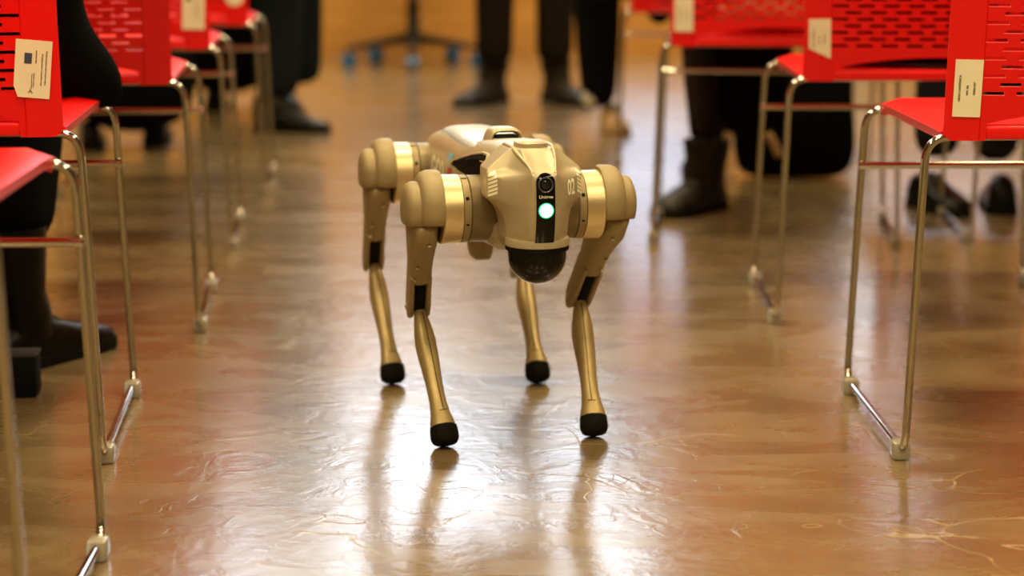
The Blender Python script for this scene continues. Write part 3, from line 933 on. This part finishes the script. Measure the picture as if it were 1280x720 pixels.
def shoe(parent, heel, yaw, m, length=.28, shaft=0.0, laces=True, sole_m=None, name='shoe', width=.046):
    """heel: point on the floor under the heel's back; yaw: direction of the toe"""
    u = V((math.cos(yaw), math.sin(yaw), 0)); w = V((-u.y, u.x, 0)); P = V((heel[0], heel[1], heel[2] if len(heel) > 2 else 0))
    k = length / .28
    S = [(.0, .026, .060), (.012, .034, .078), (.05, .037, .094), (.095, .038, .090), (.13, .040, .074), (.17, .044, .060), (.21, .046, .050), (.245, .042, .042), (.268, .030, .034), (.279, .014, .026)]
    bm = bmesh.new(); secs = []
    for t, hw, h in S:
        c = P + u * t * k; hw *= width / .046
        secs.append([c + w * (hw * .98) + V((0, 0, .016)), c + w * hw + V((0, 0, .016 + (h - .016) * .35)), c + w * hw * .72 + V((0, 0, .016 + (h - .016) * .85)),
                     c + V((0, 0, h)), c - w * hw * .72 + V((0, 0, .016 + (h - .016) * .85)), c - w * hw + V((0, 0, .016 + (h - .016) * .35)), c - w * (hw * .98) + V((0, 0, .016))])
    loft(bm, secs)
    if shaft:
        a = P + u * .055 * k
        g = width / .046
        tube(bm, [a + u * .022 + V((0, 0, .045)), a + u * .012 + V((0, 0, .085)), a + u * .002 + V((0, 0, .12)), a + V((0, 0, shaft * .8)), a - u * .002 + V((0, 0, shaft))], [.040 * g, .044 * g, .043 * g, .047 * g, .050 * g], 18)
    sh = finish(bm, name, m, parent, angle=60)
    bm = bmesh.new()
    ring = [(t, hw + .003) for t, hw, h in S]
    top = [P + u * (t * k) + w * hw * width / .046 for t, hw in ring] + [P + u * (t * k) - w * hw * width / .046 for t, hw in reversed(ring)]
    loft(bm, [[p + V((0, 0, z)) for p in top] for z in (.0005, .018)])
    finish(bm, 'sole', sole_m or M_RUBBER, sh, angle=50)
    if laces:
        bm = bmesh.new()
        for t, h in ((.10, .088), (.115, .082), (.13, .076), (.145, .070)):
            c = P + u * t * k
            tube(bm, [c - w * .022 + V((0, 0, h - .004)), c + V((0, 0, h + .003)), c + w * .022 + V((0, 0, h - .004))], .0025, 6)
        if shaft:
            for q in range(5):
                z = .10 + (shaft - .11) * q / 4
                c = P + u * (.055 * k + .044)
                tube(bm, [c - w * .020 + V((0, 0, z)) - u * .004, c + u * .003 + V((0, 0, z + .004)), c + w * .020 + V((0, 0, z)) - u * .004], .0025, 6)
        tag(finish(bm, 'laces', M_LACE, sh), kind='stuff')
    return sh

def figure(label, pelvis, chest, face, legs, top_m, trouser_m, hands, hip_w=.10, sh_w=.19, hem=.06, coat=None, leg_r=(.085, .066, .055), group=None,
           skirt=False, lower_m=None):
    """legs: [(knee, ankle, shoe kwargs), ...] for the left and right leg; face: direction the person looks (xy)"""
    root = empty('person', (pelvis[0], pelvis[1], 0))
    tag(root, label, 'person', group)
    O = V((pelvis[0], pelvis[1], 0))
    loc = lambda p: V(p) - O
    f = V((face[0], face[1], 0)).normalized(); left = V((-f.y, f.x, 0))
    P, Cc = loc(pelvis), loc(chest)
    up = (Cc - P).normalized()
    neck = Cc + up * .22 + f * .01; headc = neck + V((0, 0, .11)) + f * .03; crown = headc + V((0, 0, .09))
    nodes = [(*P, .11), (*(P + (Cc - P) * .5), .10), (*Cc, .12), (*(Cc + up * .13), .10), (*neck, .05), (*headc, .082), (*crown, .062)]
    edges = [(0, 1), (1, 2), (2, 3), (3, 4), (4, 5), (5, 6)]
    def add(a, p, r): nodes.append((*p, r)); edges.append((a, len(nodes) - 1)); return len(nodes) - 1
    sl = []
    for sg, hand in ((1, hands[0]), (-1, hands[1])):
        S_ = Cc + up * .13 + left * sg * sh_w
        hd = loc(hand); el = (S_ + hd) / 2 + left * sg * .06 - f * .05 - V((0, 0, .05))
        i = add(3, S_, .055); j = add(i, el, .042); k = add(j, hd, .028)
        dirh = (hd - el).normalized(); side = dirh.cross(V((0, 0, 1)))
        side = side.normalized() if side.length > .05 else left
        pm = add(k, hd + dirh * .07, (.038, .016))
        for q, (o_, ln) in enumerate(((-.028, .060), (-.010, .072), (.010, .068), (.028, .055))):
            b0 = hd + dirh * .085 + side * o_
            a1 = add(pm, b0, .0095); a2 = add(a1, b0 + dirh * ln * .55 - V((0, 0, .008)), .0088); add(a2, b0 + dirh * ln - V((0, 0, .022)), .0075)
        tb = add(k, hd + dirh * .035 - side * .034, .010); add(tb, hd + dirh * .075 - side * .050, .0085)
        sl.append((S_, el, hd))
    for (kn, an, sk), sg in zip(legs, (1, -1)):
        i = add(0, P + left * sg * hip_w - V((0, 0, .02)), .082); j = add(i, loc(kn), .055); k = add(j, loc(an), .036)
    body = skin_mesh('body', nodes, edges, M_SKIN, root, sub=1)
    # face
    def ell(name, c, r, m, par):
        bm = bmesh.new(); bmesh.ops.create_uvsphere(bm, u_segments=14, v_segments=10, radius=1)
        bmesh.ops.transform(bm, matrix=Matrix.Translation(c) @ Matrix.Rotation(math.atan2(f.y, f.x), 4, 'Z') @ Matrix.Diagonal((*r, 1)), verts=bm.verts[:])
        return finish(bm, name, m, par)
    hc = headc + V((0, 0, .02))
    ell('hair', hc - f * .022 + V((0, 0, .035)), (.090, .088, .085), M_HAIR, root)
    for sg in (1, -1):
        ell('eye', hc + f * .076 + left * sg * .030, (.010, .013, .009), M_WHITECLOTH, root)
        ell('ear', hc - V((0, 0, .01)) + left * sg * .082, (.018, .010, .030), M_SKIN, root)
    ell('nose', hc + f * .090 - V((0, 0, .028)), (.016, .013, .024), M_SKIN, root)
    ell('mouth', hc + f * .076 - V((0, 0, .062)), (.010, .024, .006), mat('lips', (.42, .16, .13), rough=.5), root)
    # trousers or skirt
    n2 = [(*(P + V((0, 0, .10))), .135), (*P, .145)]; e2 = [(0, 1)]
    for (kn, an, sk), sg in zip(legs, (1, -1)):
        a = len(n2); kn, an = loc(kn), loc(an)
        hp = P + left * sg * hip_w - V((0, 0, .03))
        n2 += [(*hp, .105), (*((hp + kn) / 2), leg_r[0] + .008), (*kn, leg_r[1] + .01), (*((kn + an) / 2), leg_r[1] + .002), (*an, leg_r[2])]
        e2 += [(1, a), (a, a + 1), (a + 1, a + 2), (a + 2, a + 3), (a + 3, a + 4)]
    skin_mesh('tights' if skirt else 'trousers', n2, e2, lower_m or trouser_m, root, sub=2, root=1)
    # jacket with sleeves
    n3 = [(*(P - V((0, 0, .06))), .170), (*(P + V((0, 0, .06))), .165), (*(P + (Cc - P) * .5), .155), (*Cc, .165), (*(Cc + up * .13), .13), (*(neck - up * .04), .075)]
    e3 = [(0, 1), (1, 2), (2, 3), (3, 4), (4, 5)]
    for S_, el, hd in sl:
        a = len(n3); n3 += [(*S_, .080), (*el, .062), (*(hd - (hd - el).normalized() * .02), .046)]
        e3 += [(4, a), (a, a + 1), (a + 1, a + 2)]
    skin_mesh('jacket', n3, e3, top_m, root, sub=2)
    if coat:
        for nm, m, nodes_, edges_ in coat:
            skin_mesh(nm, [(*(V(n[:3]) - O), n[3]) for n in nodes_], edges_, m, root, sub=2)
    for _, _, sk in legs:
        if sk:
            sk = dict(sk); hl = sk.pop('heel'); h = loc((hl[0], hl[1], 0)); shoe(root, (h.x, h.y, 0), **sk)
    return root
R = math.radians

# left front sitter with boots under the left chair
figure('person in black coat and shiny black boots seated left of the aisle, nearest the camera',
       (-.86, 2.90, .60), (-.86, 2.84, 1.0), (-.06, 1),
       [((-1.02, 3.32, .53), (-1.02, 3.22, .14), dict(heel=(-1.03, 3.15), yaw=R(95), m=M_BLACKLEATHER, shaft=.20)),
        ((-.81, 3.33, .53), (-.815, 3.22, .20), dict(heel=(-.845, 3.165), yaw=R(62), m=M_BLACKLEATHER, shaft=.235, width=.058))],
       M_BLACKCLOTH, M_TROUSER, [(-1.0, 3.22, .68), (-.76, 3.22, .68)], leg_r=(.095, .075, .066),
       coat=[('coat_tail', M_BLACKCLOTH, [(-.77, 2.87, .84, .19), (-.765, 2.90, .66, .178), (-.735, 2.94, .565, .135), (-.675, 2.99, .513, .080), (-.632, 3.035, .490, .050), (-.610, 3.070, .452, .026)],
              [(0, 1), (1, 2), (2, 3), (3, 4), (4, 5)])])
# two standing figures far left, behind the rows
figure('person in black standing far left behind the rows, legs seen under the third left seat',
       (-1.22, 6.22, .92), (-1.22, 6.24, 1.32), (.1, 1),
       [((-1.31, 6.20, .50), (-1.30, 6.20, .12), dict(heel=(-1.30, 6.12), yaw=R(100), m=M_BLACKLEATHER)),
        ((-1.12, 6.22, .50), (-1.11, 6.26, .12), dict(heel=(-1.13, 6.28), yaw=R(96), m=M_BLACKLEATHER))],
       M_BLACKCLOTH, M_TROUSER, [(-1.48, 6.2, .86), (-.96, 6.2, .86)], leg_r=(.105, .098, .094),
       coat=[('long_coat', M_BLACKCLOTH, [(-1.21, 6.22, .95, .17), (-1.20, 6.22, .55, .185), (-1.175, 6.22, .30, .215), (-1.17, 6.22, .03, .215)], [(0, 1), (1, 2), (2, 3)])])
figure('person in black standing between the fourth left chair and the far wall, turned away',
       (-1.00, 7.42, .92), (-1.00, 7.44, 1.32), (.1, 1),
       [((-1.10, 7.40, .50), (-1.09, 7.40, .10), dict(heel=(-1.09, 7.32), yaw=R(95), m=M_BLACKLEATHER)),
        ((-.92, 7.40, .50), (-.92, 7.40, .10), dict(heel=(-.92, 7.32), yaw=R(80), m=M_BLACKLEATHER))],
       M_BLACKCLOTH, M_TROUSER, [(-1.26, 7.4, .86), (-.74, 7.4, .86)], leg_r=(.105, .095, .090),
       coat=[('long_coat', M_BLACKCLOTH, [(-1.02, 7.42, .95, .17), (-1.03, 7.42, .55, .18), (-1.06, 7.42, .30, .20), (-1.06, 7.42, .04, .20)], [(0, 1), (1, 2), (2, 3)])])
# standing figure behind the left rows
figure('person in dark trousers standing side-on behind the left rows of chairs',
       (-.76, 6.80, .92), (-.77, 6.80, 1.32), (1, -.12),
       [((-.735, 6.92, .50), (-.735, 6.98, .13), dict(heel=(-.775, 6.93), yaw=R(92), m=M_BLACKLEATHER)),
        ((-.775, 6.70, .50), (-.785, 6.68, .10), dict(heel=(-.86, 6.70), yaw=R(-12), m=M_BLACKLEATHER, length=.26))],
       M_BLACKCLOTH, M_TROUSERBLUE, [(-.70, 7.05, .86), (-.70, 6.55, .86)], leg_r=(.095, .085, .076))
# standing figure facing the camera
figure('person in dark brown trousers standing on the open floor, feet apart, facing the camera',
       (.035, 7.70, .92), (.035, 7.72, 1.32), (-.02, -1),
       [((.165, 7.68, .50), (.162, 7.69, .14), dict(heel=(.142, 7.78), yaw=R(-62), m=M_BROWNLEATHER, shaft=.16, width=.058, length=.30)),
        ((-.065, 7.66, .50), (-.068, 7.67, .14), dict(heel=(-.040, 7.76), yaw=R(-122), m=M_BROWNLEATHER, shaft=.16, width=.058, length=.30))],
       M_BLACKCLOTH, M_TROUSERBROWN, [(.30, 7.62, .86), (-.24, 7.62, .86)], leg_r=(.085, .076, .076))
# sitter on the far right chair, leg out in the aisle
figure('person in black trousers and tan shoes seated far right with one leg in the aisle',
       (.56, 6.06, .60), (.56, 6.0, 1.0), (-.2, 1),
       [((.275, 6.58, .53), (.295, 6.78, .07), dict(heel=(.330, 6.80), yaw=R(-85), m=M_TANLEATHER, length=.26, sole_m=M_TANLEATHER)),
        ((.66, 6.52, .53), (.68, 6.62, .12), dict(heel=(.68, 6.55), yaw=R(80), m=M_TANLEATHER, length=.26, sole_m=M_TANLEATHER))],
       M_BLACKCLOTH, M_TROUSER, [(.36, 6.36, .68), (.62, 6.4, .68)], leg_r=(.095, .078, .060),
       coat=[('coat_tail', M_BLACKCLOTH, [(.50, 6.02, .66, .13), (.47, 6.0, .55, .10), (.435, 5.95, .47, .055), (.43, 5.92, .40, .03)], [(0, 1), (1, 2), (2, 3)]),
             ('sock', M_WHITECLOTH, [(.268, 6.735, .15, .032), (.262, 6.725, .08, .030)], [(0, 1)])])
# sitter in laced boots on the third right chair
figure('person in brown patterned top, black skirt and laced boots seated right of the aisle',
       (.62, 4.74, .60), (.62, 4.70, 1.0), (.05, 1),
       [((.480, 5.16, .52), (.478, 4.97, .16), dict(heel=(.515, 5.00), yaw=R(-128), m=M_OLIVELEATHER, shaft=.175, length=.25, width=.055)),
        ((.66, 5.20, .52), (.55, 5.50, .14), dict(heel=(.545, 5.46), yaw=R(95), m=M_OLIVELEATHER, shaft=.17, length=.25))],
       M_BEIGE, M_TROUSER, [(.48, 5.08, .68), (.70, 5.08, .68)], leg_r=(.085, .050, .034), skirt=True, lower_m=M_TIGHTS,
       coat=[('skirt', M_BLACKCLOTH, [(.61, 4.86, .58, .15), (.60, 5.03, .53, .14), (.60, 5.13, .42, .13), (.61, 5.16, .30, .115), (.62, 5.17, .15, .11)], [(0, 1), (1, 2), (2, 3), (3, 4)]),
             ('blouse_hem', M_BEIGE, [(.46, 4.585, .500, .030), (.60, 4.57, .505, .036), (.76, 4.555, .500, .032)], [(0, 1), (1, 2)])])
# sitter in the second seat of that row
figure('person in dark grey trousers and black shoes seated second from the aisle on the right',
       (1.28, 4.70, .60), (1.28, 4.66, 1.0), (-.1, 1),
       [((1.10, 5.06, .53), (1.06, 4.98, .12), dict(heel=(1.03, 5.05), yaw=R(-75), m=M_BLACKLEATHER, length=.26)),
        ((1.22, 5.02, .53), (1.19, 4.90, .12), dict(heel=(1.20, 4.84), yaw=R(80), m=M_BLACKLEATHER))],
       M_BLACKCLOTH, M_TROUSERGREY, [(1.14, 5.0, .68), (1.34, 5.0, .68)], leg_r=(.09, .07, .058))

# ================================================================== loose things
def slump(name, m, rings, label, cat, parent_loc, n=20, seed=1, amp=.012):
    rnd = random.Random(seed); root_loc = V(parent_loc)
    bm = bmesh.new(); secs = []
    for (cx, cy, z, a, b, e) in rings:
        s = sup((cx, cy, z), (1, 0, 0), (0, 1, 0), a, b, n, e)
        secs.append([p + V((rnd.uniform(-amp, amp), rnd.uniform(-amp, amp), 0)) for p in s])
    loft(bm, secs)
    o = finish(bm, name, m, None, angle=70); o.location = root_loc
    sb = o.modifiers.new('s', 'SUBSURF'); sb.levels = 1; sb.render_levels = 1
    bake(o); o.data.polygons.foreach_set('use_smooth', [True] * len(o.data.polygons))
    tag(o, label, cat); return o
# black tote bag on the floor between the right rows
bag = slump('tote_bag', M_BLACKCLOTH, [(0, 0, .001, .135, .07, 3), (0, 0, .03, .165, .085, 3), (0, 0, .12, .172, .085, 3), (0, 0, .24, .162, .07, 3), (.01, 0, .33, .145, .045, 3), (.01, 0, .335, .13, .03, 3)],
            'black bag with a tan strap standing on the floor behind the right chairs', 'bag', (.78, 5.54, 0), seed=3)
bm = bmesh.new(); tube(bm, fillet([(-.125, -.082, .20), (-.11, -.108, .155), (-.075, -.112, .125), (-.05, -.100, .075)], .05, 5), .011, 8)
finish(bm, 'strap', M_TANLEATHER, bag)
# small black case near the left boots
case = empty('black_case', (-.835, 3.02, 0), R(4)); tag(case, 'small black case on the floor beside the left boots', 'case')
bm = bmesh.new(); box(bm, (0, 0, .034), (.20, .05, .064), bev=.004); finish(bm, 'body', M_MATTBLACK, case)
bm = bmesh.new(); box(bm, (0, 0, .0675), (.202, .052, .004), bev=.001); finish(bm, 'lid', mat('dark_grey_plastic', (.03, .028, .025), rough=.5), case)

# jacket lying on the seat of the second right chair, up against its back
c2 = CHAIRS['R2']
bm = bmesh.new(); rnd = random.Random(11); secs = []
for k, (y, z, hw, t) in enumerate(((.30, .478, .13, .012), (.22, .482, .17, .018), (.12, .485, .185, .022), (.065, .50, .19, .026), (.045, .54, .19, .022), (.030, .60, .185, .016), (.020, .68, .175, .014), (.012, .74, .16, .012))):
    nrm = V((0, 0, 1)) if k < 3 else V((0, 1, .25)).normalized()
    s = sup((0, y, z), (1, 0, 0), nrm, hw, t, 24, 3)
    secs.append([p + V((rnd.uniform(-.006, .006), rnd.uniform(0, .004), rnd.uniform(0, .003))) for p in s])
loft(bm, secs)
jk = finish(bm, 'folded_jacket', M_BLACKCLOTH, None, angle=70)
jk.location = c2.location; jk.rotation_euler = c2.rotation_euler
tag(jk, 'black jacket lying on the seat of the chair with the corner-cut label', 'jacket')

# ================================================================== office chair
M_DARKPLASTIC = mat('dark_plastic', (.012, .012, .014), rough=.5)
M_BLUEWHEEL = mat('blue_caster', (.012, .14, .38), rough=.4)
oc = empty('office_chair', (-.463, 9.45, 0), R(0))
tag(oc, 'black swivel office chair with blue casters before the orange wall', 'chair')
ang0 = R(-88)
bm = bmesh.new(); lathe(bm, [(.095, .035), (.10, .045), (.15, .042), (.165, .03), (.30, .03), (.30, .022), (.47, .022)], (0, 0, 0), (0, 0, 1), 24); finish(bm, 'gas_column', M_DARKPLASTIC, oc)
for k in range(5):
    a = ang0 + k * 2 * PI / 5; u = V((math.cos(a), math.sin(a), 0)); w = V((-u.y, u.x, 0))
    bm = bmesh.new(); loft(bm, [sup(u * r_ + V((0, 0, z)), w, (0, 0, 1), hw, hh, 12, 3) for r_, z, hw, hh in ((.02, .13, .028, .024), (.14, .118, .026, .019), (.27, .098, .022, .014), (.325, .088, .017, .010))])
    arm = finish(bm, 'base_arm', M_DARKPLASTIC, oc)
    bm = bmesh.new(); q = u * .315
    for sg in (-1, 1): lathe(bm, [(-.011, .020), (-.009, .033), (.009, .033), (.011, .020)], q + w * sg * .016 + V((0, 0, .0335)), w, 18)
    finish(bm, 'caster', M_BLUEWHEEL, arm)
    bm = bmesh.new(); tube(bm, [q + V((0, 0, .06)), q + V((0, 0, .09))], .008, 8); finish(bm, 'caster_stem', M_DARKPLASTIC, arm)
bm = bmesh.new(); loft(bm, [sup((0, 0, z), (1, 0, 0), (0, 1, 0), a, b, 24, 3.5) for z, a, b in ((.455, .20, .19), (.475, .25, .24), (.51, .255, .245), (.535, .23, .22))]); finish(bm, 'seat', M_BLACKCLOTH, oc, angle=60)
bm = bmesh.new(); loft(bm, [sup((0, .25 + (z - .5) * .1, z), (1, 0, 0), (0, 1, 0), a, .03, 24, 3.5) for z, a in ((.60, .15), (.64, .21), (.85, .22), (1.05, .20), (1.10, .15))]); finish(bm, 'back', M_BLACKCLOTH, oc, angle=60)
bm = bmesh.new(); tube(bm, fillet([(0, .05, .46), (0, .29, .46), (0, .30, .70)], .06, 5), .018, 10); finish(bm, 'back_bracket', M_DARKPLASTIC, oc)
for sg in (-1, 1):
    bm = bmesh.new(); tube(bm, fillet([(sg * .20, 0, .47), (sg * .29, 0, .48), (sg * .29, 0, .66)], .04, 5), .014, 10); box(bm, (sg * .29, 0, .67), (.06, .24, .025), bev=.01); finish(bm, 'armrest', M_DARKPLASTIC, oc)
